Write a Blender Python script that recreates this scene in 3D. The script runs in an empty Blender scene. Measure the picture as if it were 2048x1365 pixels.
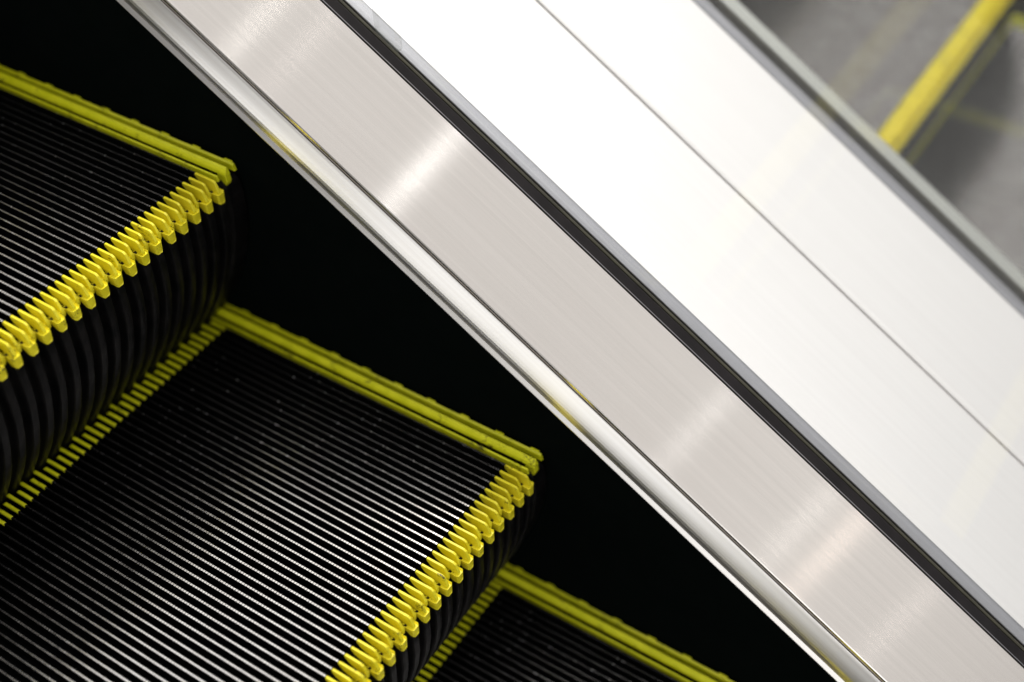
import bpy, bmesh, math, random
from mathutils import Matrix, Vector
random.seed(4)
S = bpy.context.scene
COL = S.collection

# ------------------------------------------------------------------ geometry of the place (metres)
DX, DZ = 0.34369334, -0.21424259          # one step further down the incline
K = DZ / DX
PITCH = 0.00849484                        # tread cleat pitch
NC = 92                                   # cleats on a step
MID = 0.3235                              # mirror plane between the two escalators

# ------------------------------------------------------------------ materials
def mat(name):
    m = bpy.data.materials.new(name); m.use_nodes = True
    nt = m.node_tree; nt.nodes.clear()
    out = nt.nodes.new('ShaderNodeOutputMaterial')
    return m, nt, out
def N(nt, t, **kw):
    n = nt.nodes.new(t)
    for k, v in kw.items(): setattr(n, k, v)
    return n
def L(nt, a, b): nt.links.new(a, b)
def ramp(nt, src, p0, c0, p1, c1):
    r = N(nt, 'ShaderNodeValToRGB'); L(nt, src, r.inputs[0])
    r.color_ramp.elements[0].position = p0; r.color_ramp.elements[0].color = (*c0, 1)
    r.color_ramp.elements[1].position = p1; r.color_ramp.elements[1].color = (*c1, 1)
    return r.outputs[0]
def noise(nt, vec, scale, detail=3, rough=.5):
    n = N(nt, 'ShaderNodeTexNoise'); n.inputs['Scale'].default_value = scale
    n.inputs['Detail'].default_value = detail; n.inputs['Roughness'].default_value = rough
    L(nt, vec, n.inputs['Vector']); return n.outputs['Fac']
def mapping(nt, src, scale):
    m = N(nt, 'ShaderNodeMapping'); m.inputs['Scale'].default_value = scale
    L(nt, src, m.inputs['Vector']); return m.outputs[0]

def steel(name, c0, c1, rough, aniso, streak=0.06, bump=0.0):
    m, nt, out = mat(name)
    p = N(nt, 'ShaderNodeBsdfPrincipled'); L(nt, p.outputs[0], out.inputs[0])
    p.inputs['Metallic'].default_value = 1
    uv = N(nt, 'ShaderNodeUVMap'); uv.uv_map = 'uv'
    fine = noise(nt, mapping(nt, uv.outputs[0], (2.0, 2600, 1)), 1, 4, .7)
    mid = noise(nt, mapping(nt, uv.outputs[0], (1.2, 160, 1)), 1, 3, .6)
    big = noise(nt, mapping(nt, uv.outputs[0], (4, 8, 1)), 1, 2)
    a = N(nt, 'ShaderNodeMath', operation='ADD'); L(nt, fine, a.inputs[0]); L(nt, mid, a.inputs[1])
    b = N(nt, 'ShaderNodeMath', operation='MULTIPLY'); L(nt, a.outputs[0], b.inputs[0]); b.inputs[1].default_value = .5
    L(nt, ramp(nt, b.outputs[0], .38, c0, .62, c1), p.inputs['Base Color'])
    r = N(nt, 'ShaderNodeMapRange'); L(nt, big, r.inputs[0])
    r.inputs[3].default_value = rough - streak * .5; r.inputs[4].default_value = rough + streak * .5
    L(nt, r.outputs[0], p.inputs['Roughness'])
    p.inputs['Anisotropic'].default_value = aniso
    t = N(nt, 'ShaderNodeTangent', direction_type='UV_MAP'); t.uv_map = 'uv'
    L(nt, t.outputs[0], p.inputs['Tangent'])
    p.inputs['Anisotropic Rotation'].default_value = ANISO_ROT
    if bump:
        bp = N(nt, 'ShaderNodeBump'); bp.inputs['Strength'].default_value = bump; bp.inputs['Distance'].default_value = .0001
        L(nt, b.outputs[0], bp.inputs['Height']); L(nt, bp.outputs[0], p.inputs['Normal'])
    return m
ANISO_ROT = 0.25

M_DECK = steel('brushed_steel_warm', (.745, .705, .665), (.80, .76, .72), .145, 1.0, .02)
M_OUTER = steel('brushed_steel_pale', (.87, .85, .838), (.91, .892, .88), .36, .8)
M_DECKFAR = steel('brushed_steel_rough', (.64, .66, .63), (.70, .72, .69), .42, .5)
M_BEAD = steel('satin_steel_moulding', (.74, .71, .67), (.86, .84, .81), .29, .6)
M_PROFILE = steel('grey_aluminium_profile', (.30, .30, .32), (.40, .40, .42), .35, .5)

def plain(name, col, rough=.5, spec=.5, metal=0, var=None, vscale=40):
    m, nt, out = mat(name)
    p = N(nt, 'ShaderNodeBsdfPrincipled'); L(nt, p.outputs[0], out.inputs[0])
    p.inputs['Roughness'].default_value = rough; p.inputs['Metallic'].default_value = metal
    p.inputs['Specular IOR Level'].default_value = spec
    if var:
        tc = N(nt, 'ShaderNodeTexCoord')
        L(nt, ramp(nt, noise(nt, tc.outputs['Object'], vscale, 4), .35, col, .7, var), p.inputs['Base Color'])
    else: p.inputs['Base Color'].default_value = (*col, 1)
    return m
M_BLACK = plain('black_skirt_paint', (.0028, .0042, .0037), .9, 0.0, var=(.0034, .0048, .0043))
M_GROOVE = plain('black_anodised_groove', (.0022, .0026, .0025), .8, 0.02, var=(.003, .003, .003))
M_RISER = plain('black_riser_paint', (.0025, .0027, .003), .36, .13, var=(.010, .009, .009), vscale=60)
M_RUBBER = plain('black_rubber', (.018, .016, .017), .55, .12, var=(.026, .023, .024), vscale=30)
M_LIP = plain('dark_olive_gasket_lip', (.045, .042, .03), .5, .3, var=(.07, .065, .045))
M_SLOT = plain('black_slot', (.003, .005, .003), .7, .05)

def yellow(name, c0, c1, dirt_amt):
    m, nt, out = mat(name)
    p = N(nt, 'ShaderNodeBsdfPrincipled'); L(nt, p.outputs[0], out.inputs[0])
    geo = N(nt, 'ShaderNodeNewGeometry')
    base = ramp(nt, noise(nt, geo.outputs['Position'], 60, 3), .3, c0, .7, c1)
    grime = noise(nt, mapping(nt, geo.outputs['Position'], (260, 700, 700)), 1, 5, .75)
    patch = noise(nt, geo.outputs['Position'], 45, 2)
    mul = N(nt, 'ShaderNodeMath', operation='MULTIPLY'); L(nt, grime, mul.inputs[0]); L(nt, patch, mul.inputs[1])
    msk = ramp(nt, mul.outputs[0], .345 - dirt_amt, (0, 0, 0), .40 - dirt_amt, (1, 1, 1))
    mx = N(nt, 'ShaderNodeMix', data_type='RGBA'); L(nt, msk, mx.inputs[0]); L(nt, base, mx.inputs[6])
    mx.inputs[7].default_value = (.05, .035, .008, 1)
    # hairline scratches running along the moulding
    sc = noise(nt, mapping(nt, geo.outputs['Position'], (25, 1800, 1800)), 1, 3, .6)
    sm = ramp(nt, sc, .66, (0, 0, 0), .72, (1, 1, 1))
    mx2 = N(nt, 'ShaderNodeMix', data_type='RGBA'); L(nt, sm, mx2.inputs[0]); L(nt, mx.outputs[2], mx2.inputs[6])
    mx2.inputs[7].default_value = (.33, .25, .01, 1)
    L(nt, mx2.outputs[2], p.inputs['Base Color'])
    p.inputs['Roughness'].default_value = .42; p.inputs['Specular IOR Level'].default_value = .45
    p.inputs['Subsurface Weight'].default_value = 0.0
    return m
M_YEL = yellow('yellow_plastic', (.72, .62, .012), (.84, .74, .03), .0)
M_YELR = yellow('yellow_plastic_rail', (.66, .67, .006), (.80, .79, .02), .0)

def ridge_top():
    m, nt, out = mat('worn_aluminium_ridge')
    p = N(nt, 'ShaderNodeBsdfPrincipled'); L(nt, p.outputs[0], out.inputs[0])
    geo = N(nt, 'ShaderNodeNewGeometry')
    L(nt, ramp(nt, noise(nt, geo.outputs['Position'], 45, 3), .3, (.60, .56, .54), .65, (.74, .71, .69)), p.inputs['Base Color'])
    L(nt, ramp(nt, noise(nt, geo.outputs['Position'], 120, 2), .3, (.21,)*3, .7, (.28,)*3), p.inputs['Roughness'])
    p.inputs['Metallic'].default_value = 1
    return m
M_RIDGE = ridge_top()

def glass(name, tint, refl, dust_haze=0.0):
    m, nt, out = mat(name)
    t = N(nt, 'ShaderNodeBsdfTransparent'); t.inputs[0].default_value = (*tint, 1)
    g = N(nt, 'ShaderNodeBsdfGlossy'); g.inputs['Roughness'].default_value = .02; g.inputs[0].default_value = (.9, .93, .92, 1)
    lw = N(nt, 'ShaderNodeLayerWeight'); lw.inputs[0].default_value = .5
    pw = N(nt, 'ShaderNodeMath', operation='POWER'); L(nt, lw.outputs['Facing'], pw.inputs[0]); pw.inputs[1].default_value = 5
    mr = N(nt, 'ShaderNodeMapRange'); L(nt, pw.outputs[0], mr.inputs[0]); mr.inputs[3].default_value = refl; mr.inputs[4].default_value = .9
    geo = N(nt, 'ShaderNodeNewGeometry')
    inv = N(nt, 'ShaderNodeMath', operation='SUBTRACT'); inv.inputs[0].default_value = 1; L(nt, geo.outputs['Backfacing'], inv.inputs[1])
    fm = N(nt, 'ShaderNodeMath', operation='MULTIPLY'); L(nt, mr.outputs[0], fm.inputs[0]); L(nt, inv.outputs[0], fm.inputs[1])
    mx = N(nt, 'ShaderNodeMixShader'); L(nt, fm.outputs[0], mx.inputs[0]); L(nt, t.outputs[0], mx.inputs[1]); L(nt, g.outputs[0], mx.inputs[2])
    if dust_haze:      # dusty, smeared film that also paints a pale haze over the view behind
        df = N(nt, 'ShaderNodeBsdfDiffuse'); df.inputs[0].default_value = (.62, .62, .62, 1)
        nz = noise(nt, mapping(nt, geo.outputs['Position'], (6, 6, 14)), 1, 4, .6)
        dr = N(nt, 'ShaderNodeMapRange'); L(nt, nz, dr.inputs[0]); dr.inputs[3].default_value = dust_haze * .4; dr.inputs[4].default_value = dust_haze * 1.4
        m2 = N(nt, 'ShaderNodeMixShader'); L(nt, dr.outputs[0], m2.inputs[0]); L(nt, mx.outputs[0], m2.inputs[1]); L(nt, df.outputs[0], m2.inputs[2]); mx = m2
    L(nt, mx.outputs[0], out.inputs[0])
    return m
M_GLASSFAR = glass('hazy_dusty_glass', (.95, .95, .945), .06, .06)
M_GLASS = glass('clear_glass', (.99, .988, .984), .045)
M_GEDGE = plain('glass_edge_green', (.10, .16, .12), .1, .6)
def joint_mat():
    m, nt, out = mat('translucent_joint')
    t = N(nt, 'ShaderNodeBsdfTransparent'); t.inputs[0].default_value = (.97, .97, .965, 1)
    g = N(nt, 'ShaderNodeBsdfDiffuse'); g.inputs[0].default_value = (.45, .48, .45, 1)
    mx = N(nt, 'ShaderNodeMixShader'); mx.inputs[0].default_value = .07
    L(nt, t.outputs[0], mx.inputs[1]); L(nt, g.outputs[0], mx.inputs[2]); L(nt, mx.outputs[0], out.inputs[0])
    return m
M_JOINT = joint_mat()

# ------------------------------------------------------------------ helpers
def link(name, me, parent=None, mats=()):
    o = bpy.data.objects.new(name, me); COL.objects.link(o)
    if me is not None:
        for m in mats: me.materials.append(m)
    if parent: o.parent = parent
    return o
def thing(name, label, cat, loc=(0, 0, 0), group=None):
    o = link(name, None); o.location = loc
    o['label'] = label; o['category'] = cat
    if group: o['group'] = group
    return o
def bm_mesh(name, bm, smooth=False):
    bmesh.ops.recalc_face_normals(bm, faces=bm.faces)
    me = bpy.data.meshes.new(name); bm.to_mesh(me); bm.free()
    if smooth:
        for p in me.polygons: p.use_smooth = True
    return me
def prism_xz(bm, poly, y0, y1, y0b=None, y1b=None, zb=None, mi=0):
    """polygon in x,z extruded across y; lower vertices may be wider"""
    a, b = [], []
    for x, z in poly:
        lo, hi = y0, y1
        if zb is not None and y0b is not None:
            f = min(1, max(0, z / zb)); lo = y0 + (y0b - y0) * f; hi = y1 + (y1b - y1) * f
        a.append(bm.verts.new((x, lo, z))); b.append(bm.verts.new((x, hi, z)))
    fs = [bm.faces.new(a), bm.faces.new(b[::-1])]
    n = len(poly)
    for i in range(n): fs.append(bm.faces.new((a[i], b[i], b[(i + 1) % n], a[(i + 1) % n])))
    for f in fs: f.material_index = mi
    return fs
def prism_yz(bm, poly, x0, x1, x1f=None, mi=0):
    a = [bm.verts.new((x0, y, z)) for y, z in poly]
    b = [bm.verts.new(((x1 if x1f is None else x1f(y, z)), y, z)) for y, z in poly]
    fs = [bm.faces.new(a), bm.faces.new(b[::-1])]
    n = len(poly)
    for i in range(n): fs.append(bm.faces.new((a[i], b[i], b[(i + 1) % n], a[(i + 1) % n])))
    for f in fs: f.material_index = mi
    return fs
def soften(bm, off, seg=1):
    bmesh.ops.bevel(bm, geom=bm.edges[:], offset=off, segments=seg, affect='EDGES', profile=.5, clamp_overlap=True)

def incline(name, prof, x0, x1, mats, parent=None, closed=True, smooth=False, mirror=False, ny=0, mi=None):
    """profile (y, z at x=0) swept along the incline, with uv in metres for the brushing"""
    me = bpy.data.meshes.new(name); bm = bmesh.new(); uvl = bm.loops.layers.uv.new('uv')
    nseg = 6; xs = [x0 + (x1 - x0) * i / nseg for i in range(nseg + 1)]
    f = (lambda y: 2 * MID - y) if mirror else (lambda y: y)
    rows = [[bm.verts.new((x, f(y), z + K * x)) for y, z in prof] for x in xs]
    vv = [0]
    P = prof + ([prof[0]] if closed else [])
    for i in range(1, len(P)): vv.append(vv[-1] + math.hypot(P[i][0] - P[i - 1][0], P[i][1] - P[i - 1][1]))
    n = len(prof); sl = math.hypot(1, K)
    for i in range(nseg):
        for j in range(n if closed else n - 1):
            k = (j + 1) % n
            fc = bm.faces.new((rows[i][j], rows[i + 1][j], rows[i + 1][k], rows[i][k]))
            uv = [(xs[i] * sl, vv[j]), (xs[i + 1] * sl, vv[j]), (xs[i + 1] * sl, vv[j + 1]), (xs[i] * sl, vv[j + 1])]
            for lp, q in zip(fc.loops, uv): lp[uvl].uv = q
            fc.smooth = smooth
            if mi: fc.material_index = mi[j]
    if closed:
        for r in (rows[0], rows[-1]):
            try: bm.faces.new(r)
            except Exception: pass
    bmesh.ops.recalc_face_normals(bm, faces=bm.faces)
    bm.to_mesh(me); bm.free()
    return link(name, me, parent, mats)

# ------------------------------------------------------------------ one escalator step (origin: start of the yellow front insert, cleat 0)
Y0, Y1 = -(NC - 1) * PITCH, 0.0          # first and last cleat
TREAD = 0.3588
ARC = [(.020, -.012), (.0265, -.018), (.0290, -.032), (.0280, -.055), (.0240, -.080), (.0165, -.107), (.0050, -.138),
       (-.0090, -.167), (-.0230, -.191), (-.0372, -.2142), (-.060, -.2460)]

def make_step():
    root = link('escalator_step', None)
    yl, yr = Y0 - .031, .031
    # tread: floor plate and the long cleats with a worn metal top, serrated
    bm = bmesh.new()
    prism_xz(bm, [(-.352, -.0105), (.012, -.0105), (.012, -.016), (-.352, -.016)], yl + .002, yr - .002)
    nt_ = int(TREAD / .0030); seg = TREAD / nt_
    rr = random.Random(2)
    for k in range(NC):
        y = -k * PITCH
        w = .00088; wb = .0016
        dz = -rr.random() * .0001
        lo, hi = [], []
        xs = []
        for i in range(nt_):
            xa = -TREAD + i * seg
            xs += [(xa, 0), (xa + seg * .80, 0), (xa + seg * .83, 1), (xa + seg * .97, 1)]
        xs.append((0, 0))
        prev = None
        for x, nn in xs:
            z = dz - (.0008 if nn else 0)
            cur = [bm.verts.new((x, y - w, z)), bm.verts.new((x, y + w, z)), bm.verts.new((x, y - wb, -.0105)), bm.verts.new((x, y + wb, -.0105))]
            if prev:
                t = bm.faces.new((prev[0][0], cur[0], cur[1], prev[0][1])); t.material_index = 1 if (nn == 0 and prev[1] == 0) else 0
                bm.faces.new((prev[0][0], prev[0][2], cur[2], cur[0]))
                bm.faces.new((prev[0][1], cur[1], cur[3], prev[0][3]))
            prev = (cur, nn)
    link('tread', bm_mesh('tread', bm), root, (M_GROOVE, M_RIDGE))
    # riser: curved plate with rounded vertical ribs under every second cleat
    bm = bmesh.new()
    cols = []
    ys = []
    def prof(y):     # rib height at y
        ph = ((-y / (2 * PITCH)) % 1.0); d = min(ph, 1 - ph) * 2 * PITCH
        h = .0046
        if d <= .0037: return -(d / .0037) ** 2 * .0003
        if d >= .0050: return -.0105
        return -.0003 - .0102 * ((d - .0037) / .0013)
    y = -.0020 - (NC - 1) * PITCH - .02
    base = [0, .0018, .0032, .0037, .0041, .0050, 2 * PITCH - .0050, 2 * PITCH - .0041, 2 * PITCH - .0037, 2 * PITCH - .0032, 2 * PITCH - .0018]
    for j in range(-2, NC // 2 + 2):
        for b in base: ys.append(-(j * 2 * PITCH) - b)
    ys = sorted(v for v in ys if yl < v < yr); ys = [yl] + ys + [yr]
    import_pts = []
    fine = []
    for i in range(len(ARC) - 1):            # densify the arc
        for t in (0, .25, .5, .75): fine.append((ARC[i][0] + (ARC[i + 1][0] - ARC[i][0]) * t, ARC[i][1] + (ARC[i + 1][1] - ARC[i][1]) * t))
    fine.append(ARC[-1])
    cx, cz = -.25, -.05
    rows = []
    for y in ys:
        h = prof(y) if -.77 < y < .012 else -.003
        r = []
        for x, z in fine:
            d = Vector((x - cx, 0, z - cz)).normalized()
            r.append(bm.verts.new((x + d.x * h, y, z + d.z * h * .4)))
        rows.append(r)
    for i in range(len(rows) - 1):
        for j in range(len(fine) - 1):
            f = bm.faces.new((rows[i][j], rows[i][j + 1], rows[i + 1][j + 1], rows[i + 1][j])); f.smooth = True
    me = bpy.data.meshes.new('riser'); bmesh.ops.recalc_face_normals(bm, faces=bm.faces); bm.to_mesh(me); bm.free()
    link('riser', me, root, (M_RISER,))
    # hidden casting below the tread
    bm = bmesh.new()
    prism_xz(bm, [(-.350, -.0165), (.005, -.0165), (.010, -.055), (-.004, -.110), (-.040, -.18), (-.085, -.25), (-.10, -.25), (-.30, -.06), (-.350, -.05)], yl + .004, yr - .004)
    link('step_body', bm_mesh('step_body', bm), root, (M_GROOVE,))
    # yellow front insert and its moulded teeth
    bm = bmesh.new()
    prism_xz(bm, [(.0006, -.0150), (.0100, -.0155), (.0175, -.0175), (.0190, -.0200), (.0130, -.0210), (.0006, -.0180)], Y0 - .004, .004)
    fi = link('front_insert', bm_mesh('front_insert', bm), root, (M_YEL,))
    bm = bmesh.new()
    prism_xz(bm, [(0, 0), (.0232, -.0002), (.0256, -.0020), (.0288, -.0110), (.0290, -.0150), (.0215, -.0150), (.0160, -.0128), (.0100, -.0108), (.0040, -.0075), (0.0, -.0028)],
             -.00130, .00130, -.0018, .0018, -.015)
    soften(bm, .00040)
    b2 = bmesh.new()
    prism_yz(b2, [(-.0050, -.0118), (-.0034, -.0136), (.0034, -.0136), (.0050, -.0118), (.0042, -.0232), (.0026, -.0246), (-.0026, -.0246), (-.0042, -.0232)],
             .0170, .0304, lambda y, z: .0304 - (.0013 if abs(y) > .004 else 0))
    soften(b2, .0003); tmp = bpy.data.meshes.new('t'); b2.to_mesh(tmp); b2.free(); bm.from_mesh(tmp)
    long_me = bm_mesh('tooth_long', bm); long_me.materials.append(M_YEL)
    bm = bmesh.new()
    prism_xz(bm, [(0, 0), (.0172, -.0002), (.0198, -.0018), (.0230, -.0100), (.0236, -.0150), (.0160, -.0150), (.0110, -.0112), (.0040, -.0075), (0.0, -.0028)],
             -.00130, .00130, -.0018, .0018, -.015)
    soften(bm, .00040)
    b2 = bmesh.new()
    prism_yz(b2, [(-.0036, -.0120), (.0036, -.0120), (.0038, -.0160), (.0024, -.0195), (-.0024, -.0195), (-.0038, -.0160)], .0130, .0222)
    soften(b2, .0005); tmp2 = bpy.data.meshes.new('t2'); b2.to_mesh(tmp2); b2.free(); bm.from_mesh(tmp2)
    short_me = bm_mesh('tooth_short', bm); short_me.materials.append(M_YEL)
    rr = random.Random(9)
    for k in range(NC):
        t = link('tooth', long_me if k % 2 == 0 else short_me, fi); t.location = (rr.uniform(-.0003, .0003), -k * PITCH, rr.uniform(-.0002, .0001))
        t.rotation_euler = (rr.uniform(-.02, .02), rr.uniform(-.006, .006), rr.uniform(-.006, .006))
    # yellow rear insert
    bm = bmesh.new()
    prism_xz(bm, [(-.3592, -.0125), (-.3592, -.0160), (-.3760, -.0160), (-.3760, -.0125)], Y0 - .004, .004)
    ri = link('rear_insert', bm_mesh('rear_insert', bm), root, (M_GROOVE,))
    cm = []
    for ln in (.0215, .0275):
        bm = bmesh.new()
        prism_xz(bm, [(-.3590, -.0001), (-.3590 - ln + .003, -.0002), (-.3590 - ln, -.0024), (-.3590 - ln, -.0030), (-.3590, -.0030)], -.00160, .00160)
        soften(bm, .0003)
        prism_xz(bm, [(-.3592, -.0031), (-.3588 - ln, -.0031), (-.3588 - ln, -.0125), (-.3592, -.0125)], -.0015, .0015, mi=1)
        me = bm_mesh('cleat', bm); me.materials.append(M_YELR); me.materials.append(M_GROOVE); cm.append(me)
    for k in range(NC):
        t = link('cleat', cm[k % 2], ri); t.location = (rr.uniform(-.0002, .0002), -k * PITCH, 0)
    # raised yellow side rails, both ends of the step
    xr = -.3960
    for side in (0, 1):
        g = (lambda y: y) if side == 0 else (lambda y: Y0 - y)
        bm = bmesh.new()
        prism_yz(bm, [(g(y), z) for y, z in [(.0060, -.0125), (.0080, -.0066), (.0084, -.0125), (.0144, -.0125), (.0145, -.0050), (.0211, -.0050), (.0212, -.0125), (.0276, -.0125), (.0278, -.0070), (.0304, -.0070), (.0306, -.0160), (.0060, -.0160)]], xr, .0120)
        sp = link('side_insert', bm_mesh('side_insert', bm), root, (M_GROOVE,))
        def rail(poly, xf, cut):
            bm = bmesh.new()
            zt = max(z for y, z in poly)
            prism_yz(bm, [(g(y), z) for y, z in poly], xr, xf, lambda y, z: xf - (cut if z > zt - .0035 else 0) * (1 - (zt - z) / .0035 if z > zt - .0035 else 0))
            return bm
        bm = rail([(.0056, -.0070), (.0062, -.0014), (.0067, -.0008), (.0082, -.0008), (.0085, -.0070)], .0222, .0012); soften(bm, .0003)
        link('rail', bm_mesh('rail', bm), sp, (M_YELR,))
        bm = rail([(.0142, -.0048), (.0143, -.0042), (.0155, -.0018), (.0176, .0006), (.0194, .0020), (.0206, .0018), (.0209, -.0048)], .0246, .0022); soften(bm, .0005, 2)
        link('rail', bm_mesh('rail', bm), sp, (M_YELR,))
        bm = rail([(.0272, -.0075), (.0275, -.0014), (.0281, -.0006), (.0302, .0002), (.0306, -.0004), (.0306, -.0075)], .0240, .0020); soften(bm, .0003)
        x = .0195
        while x > -.38:
            y0_, y1_ = sorted((g(.0300), g(.0319)))
            bmesh.ops.create_cube(bm, size=1, matrix=Matrix.Translation((x - .0055, (y0_ + y1_) / 2, -.0012)) @ Matrix.Diagonal(((.0095), y1_ - y0_, .0032, 1)))
            x -= .0412
        bt = bmesh.new()
        y0_, y1_ = sorted((g(.0225), g(.0300)))
        link('rail', bm_mesh('rail', bm), sp, (M_YELR,)); bt.free()
        # stepped front foot of the side insert
        bm = bmesh.new()
        prism_xz(bm, [(.0125, -.0052), (.0240, -.0052), (.0248, -.0125), (.0225, -.0175), (.0125, -.0175)], *sorted((g(.0146), g(.0215))))
        soften(bm, .0008)
        link('rail_foot', bm_mesh('rail_foot', bm), sp, (M_YELR,))
    return root

def copy_tree(o, parent=None):
    c = o.copy(); COL.objects.link(c)
    if parent: c.parent = parent
    for ch in list(o.children): copy_tree(ch, c)
    return c

proto = make_step()
labs = {-1: 'black grooved escalator step above the upper left corner, only its lower riser near the frame',
        0: 'upper left black grooved step with yellow toothed nose, highest of the near steps',
        1: 'largest black grooved step in the middle left, shiny ridges and yellow front teeth',
        2: 'lower black grooved step at the bottom edge, mostly in shadow under the middle step'}
for n in (0, 1, 2, -1):
    o = proto if n == 0 else copy_tree(proto)
    o.location = (n * DX, 0, n * DZ)
    o['label'] = labs[n]; o['category'] = 'escalator step'; o['group'] = 'moving steps of the near escalator'
nx = .419
labn = {0: 'out of focus grey step behind the far glass above the broad yellow band',
        1: 'blurred step with broad yellow nose band seen through the far glass at top right',
        2: 'blurred grey step behind the far glass at the right edge, below the broad yellow band'}
for n, i in ((0, 1), (-1, 0), (1, 2)):
    o = copy_tree(proto)
    o.location = (nx + n * DX, 2 * MID, K * (nx + n * DX)); o.scale = (1, -1, 1)
    o['label'] = labn[i]; o['category'] = 'escalator step'; o['group'] = 'moving steps of the neighbouring escalator'

# ------------------------------------------------------------------ balustrades
XA, XB = -1.35, 2.3
def balustrade(mirror, label):
    root = thing('escalator_balustrade', label, 'balustrade')
    kw = dict(parent=root, mirror=mirror)
    incline('skirt_panel', [(.0345, .0845), (.0345, -.40), (.0385, -.40), (.0385, .0845)], XA, XB, (M_BLACK,), **kw)
    # rounded moulding on the top edge of the skirt
    pf = [(.0380, .0835), (.0326, .0842), (.0320, .0850), (.0320, .0860), (.0326, .0868), (.0350, .0902), (.0347, .0935), (.0350, .0968), (.0358, .1000), (.0370, .1031),
          (.0383, .1062), (.0397, .1093), (.0411, .1123), (.0425, .1152), (.0437, .1177), (.0446, .1194), (.0452, .1201), (.0456, .1197), (.0457, .1150), (.0400, .1040)]
    incline('moulding', pf, XA, XB, (M_BEAD,), smooth=False, **kw)
    incline('inner_deck', [(.0462, .1150), (.0462, .1228), (.0465, .1244), (.0473, .1255), (.0484, .1262), (.0496, .1270), (.1292, .1838), (.1296, .1825), (.0475, .1150)],
            XA, XB, (M_DECKFAR if mirror else M_DECK,), smooth=False, **kw)
    incline('rubber_gasket', [(.1299, .1750), (.1299, .1842), (.1304, .1852), (.1312, .1857), (.1382, .1902), (.1390, .1902), (.1394, .1896), (.1394, .1750)],
            XA, XB, (M_RUBBER,), **kw)
    incline('gasket_highlight', [(.13035, .1848), (.13035, .1856), (.1308, .1860), (.1310, .1852)], XA, XB, (M_PROFILE,), **kw)  # thin pale strip added as the highlight along the gasket's rounded edge
    incline('gasket_lip', [(.1396, .1750), (.1396, .1912), (.1412, .1922), (.1418, .1918), (.1418, .1750)], XA, XB, (M_LIP,), **kw)
    incline('glazing_profile', [(.1478, .1750), (.1478, .1868), (.1484, .1874), (.1600, .1878), (.1628, .1868), (.1628, .1750)], XA, XB, (M_PROFILE,), **kw)
    incline('slot', [(.1396, .1740), (.1620, .1740), (.1620, .1600), (.1396, .1600)], XA, XB, (M_SLOT,), **kw)
    # glass panes (upright edges at a joint)
    f = (lambda y: 2 * MID - y) if mirror else (lambda y: y)
    jx = .132 if not mirror else 1.05
    for x0, x1 in ((XA, jx - .0125), (jx + .0125, XB)):
        bm = bmesh.new()
        vs = [[bm.verts.new((x, f(y), K * x + z)) for y, z in ((.1422, .1882), (.1422, .85), (.1540, .85), (.1540, .1882))] for x in (x0, x1)]
        for j in range(4):
            fc = bm.faces.new((vs[0][j], vs[1][j], vs[1][(j + 1) % 4], vs[0][(j + 1) % 4])); fc.material_index = 1 if j == 1 else 0
        for r in vs:
            fc = bm.faces.new(r); fc.material_index = 0
        link('glass_panel', bm_mesh('glass_panel', bm), root, (M_GLASSFAR if mirror else M_GLASS, M_GEDGE))
    bm = bmesh.new()
    a = [(jx - .0122, K * (jx - .0122)), (jx + .0122, K * (jx + .0122))]
    vs = [bm.verts.new((x, f(y), z + h)) for y in (.1440, .1520) for x, z in a for h in (.189, .85)]
    for q in ((0, 1, 3, 2), (4, 5, 7, 6), (0, 1, 5, 4), (2, 3, 7, 6), (0, 2, 6, 4), (1, 3, 7, 5)): bm.faces.new([vs[i] for i in q])
    link('glass_joint', bm_mesh('glass_joint', bm), root, (M_JOINT,))
    # outer deck with a rolled edge at the centre seam
    incline('outer_deck', [(.1632, .1850), (.1632, .1858), (.3175, .1858), (.3192, .1856), (.3206, .1850), (.3213, .1841), (.3214, .1828), (.3214, .1812), (.3214, .1700), (.3190, .1700), (.3185, .1810), (.1632, .1810)],
            XA, XB, (M_OUTER,), **kw)
    if not mirror:
        incline('seam_bead', [(MID + .0015 * math.cos(math.radians(a)), .1853 + .0017 * math.sin(math.radians(a))) for a in range(-40, 221, 20)], XA, XB, (M_OUTER,), parent=root, smooth=True)
    return root
balustrade(False, 'near steel balustrade beside the yellow edged steps, with brushed deck, black gasket and glass')
balustrade(True, 'far steel balustrade in front of the blurred yellow band, with green grey glass base')

# dark pit below the steps
o = incline('pit_floor', [(-.90, -.42), (1.55, -.42), (1.55, -.44), (-.90, -.44)], XA, XB, (M_GROOVE,)); o['kind'] = 'structure'

# ------------------------------------------------------------------ light
w = bpy.data.worlds.new('World'); S.world = w; w.use_nodes = True
nt = w.node_tree; nt.nodes.clear()
WORLD_BASE = .06
out = N(nt, 'ShaderNodeOutputWorld'); bg = N(nt, 'ShaderNodeBackground'); L(nt, bg.outputs[0], out.inputs[0])
tc = N(nt, 'ShaderNodeTexCoord'); sep = N(nt, 'ShaderNodeSeparateXYZ'); L(nt, tc.outputs['Generated'], sep.inputs[0])
def dotted(v, lo, hi, a, b):
    d = N(nt, 'ShaderNodeVectorMath', operation='DOT_PRODUCT'); L(nt, tc.outputs['Generated'], d.inputs[0])
    d.inputs[1].default_value = Vector(v).normalized()
    m = N(nt, 'ShaderNodeMapRange', interpolation_type='SMOOTHSTEP'); L(nt, d.outputs['Value'], m.inputs[0])
    m.inputs[1].default_value = lo; m.inputs[2].default_value = hi; m.inputs[3].default_value = a; m.inputs[4].default_value = b
    return m.outputs[0]
def math2(op, a, b):
    m = N(nt, 'ShaderNodeMath', operation=op)
    for i, v in enumerate((a, b)):
        if isinstance(v, (int, float)): m.inputs[i].default_value = v
        else: L(nt, v, m.inputs[i])
    return m.outputs[0]
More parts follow.
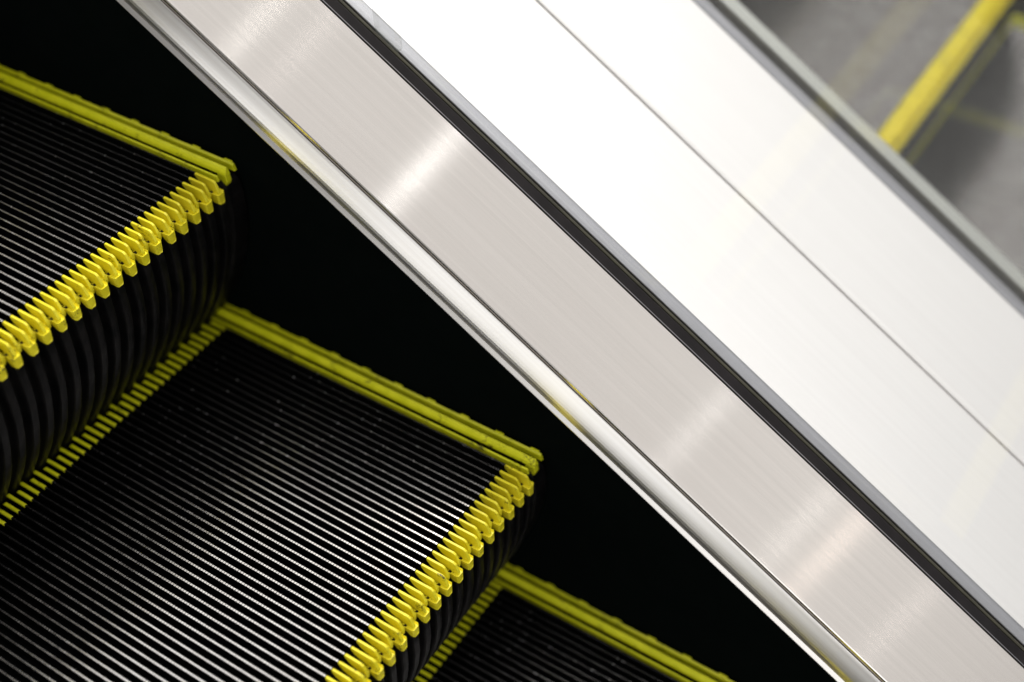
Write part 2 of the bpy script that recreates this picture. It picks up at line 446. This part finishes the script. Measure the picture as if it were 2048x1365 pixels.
hall = dotted((.48, -.42, .72), .66, 1.0, .0, .78)            # lit ceiling area above the other side
wall = math2('MULTIPLY', dotted((.54, .74, .42), .46, .84, 0, 1), dotted((-.10, .25, .96), .42, .68, 1.03, 1.62))   # pale wall and ceiling beyond
over = dotted((-.45, .32, .83), .50, .90, 0, 1.42)           # bright luminous ceiling up the incline
tot = math2('ADD', math2('ADD', math2('ADD', hall, wall), over), WORLD_BASE)
up = N(nt, 'ShaderNodeMapRange'); L(nt, sep.outputs[2], up.inputs[0]); up.inputs[1].default_value = -.06; up.inputs[2].default_value = .12
up.inputs[3].default_value = .3; up.inputs[4].default_value = 1.0
cl = noise(nt, tc.outputs['Generated'], 2.4, 3)
cr = N(nt, 'ShaderNodeMapRange'); L(nt, cl, cr.inputs[0]); cr.inputs[1].default_value = .3; cr.inputs[2].default_value = .7; cr.inputs[3].default_value = .92; cr.inputs[4].default_value = 1.06
st = math2('MULTIPLY', math2('MULTIPLY', tot, up.outputs[0]), cr.outputs[0])
tone = ramp(nt, dotted((0, 1, .2), -.5, .5, 0, 1), 0, (1, .975, .955), 1, (1, 1, .995))
L(nt, tone, bg.inputs[0]); L(nt, st, bg.inputs[1])

def lamp(name, loc, tgt, size, energy, col=(1, 1, 1)):
    ld = bpy.data.lights.new(name, 'AREA'); ld.shape = 'DISK'; ld.size = size; ld.energy = energy; ld.color = col
    lo = bpy.data.objects.new(name, ld); COL.objects.link(lo); lo.location = loc
    lo.rotation_euler = (Vector(tgt) - Vector(loc)).to_track_quat('-Z', 'Y').to_euler()
    return lo
key = lamp('ceiling_key_light', Vector((.3, -.2, -.2)) + 2.8 * Vector((-.22, .62, .75)), (.3, -.2, -.2), .45, 85.0, (1, .96, .88))
wl = lamp('added_moulding_light', (.75, -3.0, .10), (.4, 0, -.15), 1.0, 27.0, (1, 1, 1))  # unseen lamp, added to give the skirt moulding its white highlight
wl.data.shape = 'RECTANGLE'; wl.data.size = 4.6; wl.data.size_y = 1.1
# downlights over the escalator; each throws one streak across the brushed deck
for P, r, e, s, c in [((.032, .075, .125), (.241, -.403, .883), 1.5, .10, (1, .99, .97)),
                      ((.082, .113, .121), (.281, -.375, .883), .6, .08, (1, .93, .93)),
                      ((.205, .085, .025), (.386, -.406, .828), 3.2, .09, (1, 1, 1)),
                      ((.500, .093, -.154), (.616, -.397, .680), 1.0, .10, (1, 1, 1)),
                      ((.607, .084, -.227), (.687, -.395, .609), .9, .09, (1, .98, .95)),
                      ((.642, .093, -.242), (.708, -.385, .592), 1.6, .07, (1, .84, .74)),
                      ((.718, .090, -.292), (.750, -.379, .542), .6, .08, (1, .92, .9))]:
    P = Vector(P); r = Vector(r)
    lamp('ceiling_downlight', P + 2.6 * r, P, s * .4, e * .028, c)

# ------------------------------------------------------------------ camera
cam = bpy.data.cameras.new('camera'); co = bpy.data.objects.new('camera', cam); COL.objects.link(co); S.camera = co
R = Matrix(((0.8337, 0.551, -0.0356), (-0.3675, 0.6018, 0.7091), (0.4121, -0.5781, 0.7042)))
x = Vector(R[0]).normalized(); zc = Vector(R[2]); zc = (zc - x * x.dot(zc)).normalized(); yc = zc.cross(x)
co.matrix_world = Matrix(((x.x, yc.x, zc.x, .84246541), (x.y, yc.y, zc.y, -.67800052), (x.z, yc.z, zc.z, .78646744), (0, 0, 0, 1)))
cam.sensor_width = 36; cam.lens = 2724.352 / 2048 * 36
cam.clip_start = .01; cam.clip_end = 200
cam.dof.use_dof = True; cam.dof.focus_distance = 1.235; cam.dof.aperture_fstop = 1.6

S.render.engine = 'CYCLES'
S.cycles.max_bounces = 10; S.cycles.transparent_max_bounces = 24; S.cycles.glossy_bounces = 6
S.cycles.sample_clamp_indirect = 6
S.view_settings.view_transform = 'Standard'; S.view_settings.look = 'None'
S.view_settings.exposure = 0; S.view_settings.gamma = 1
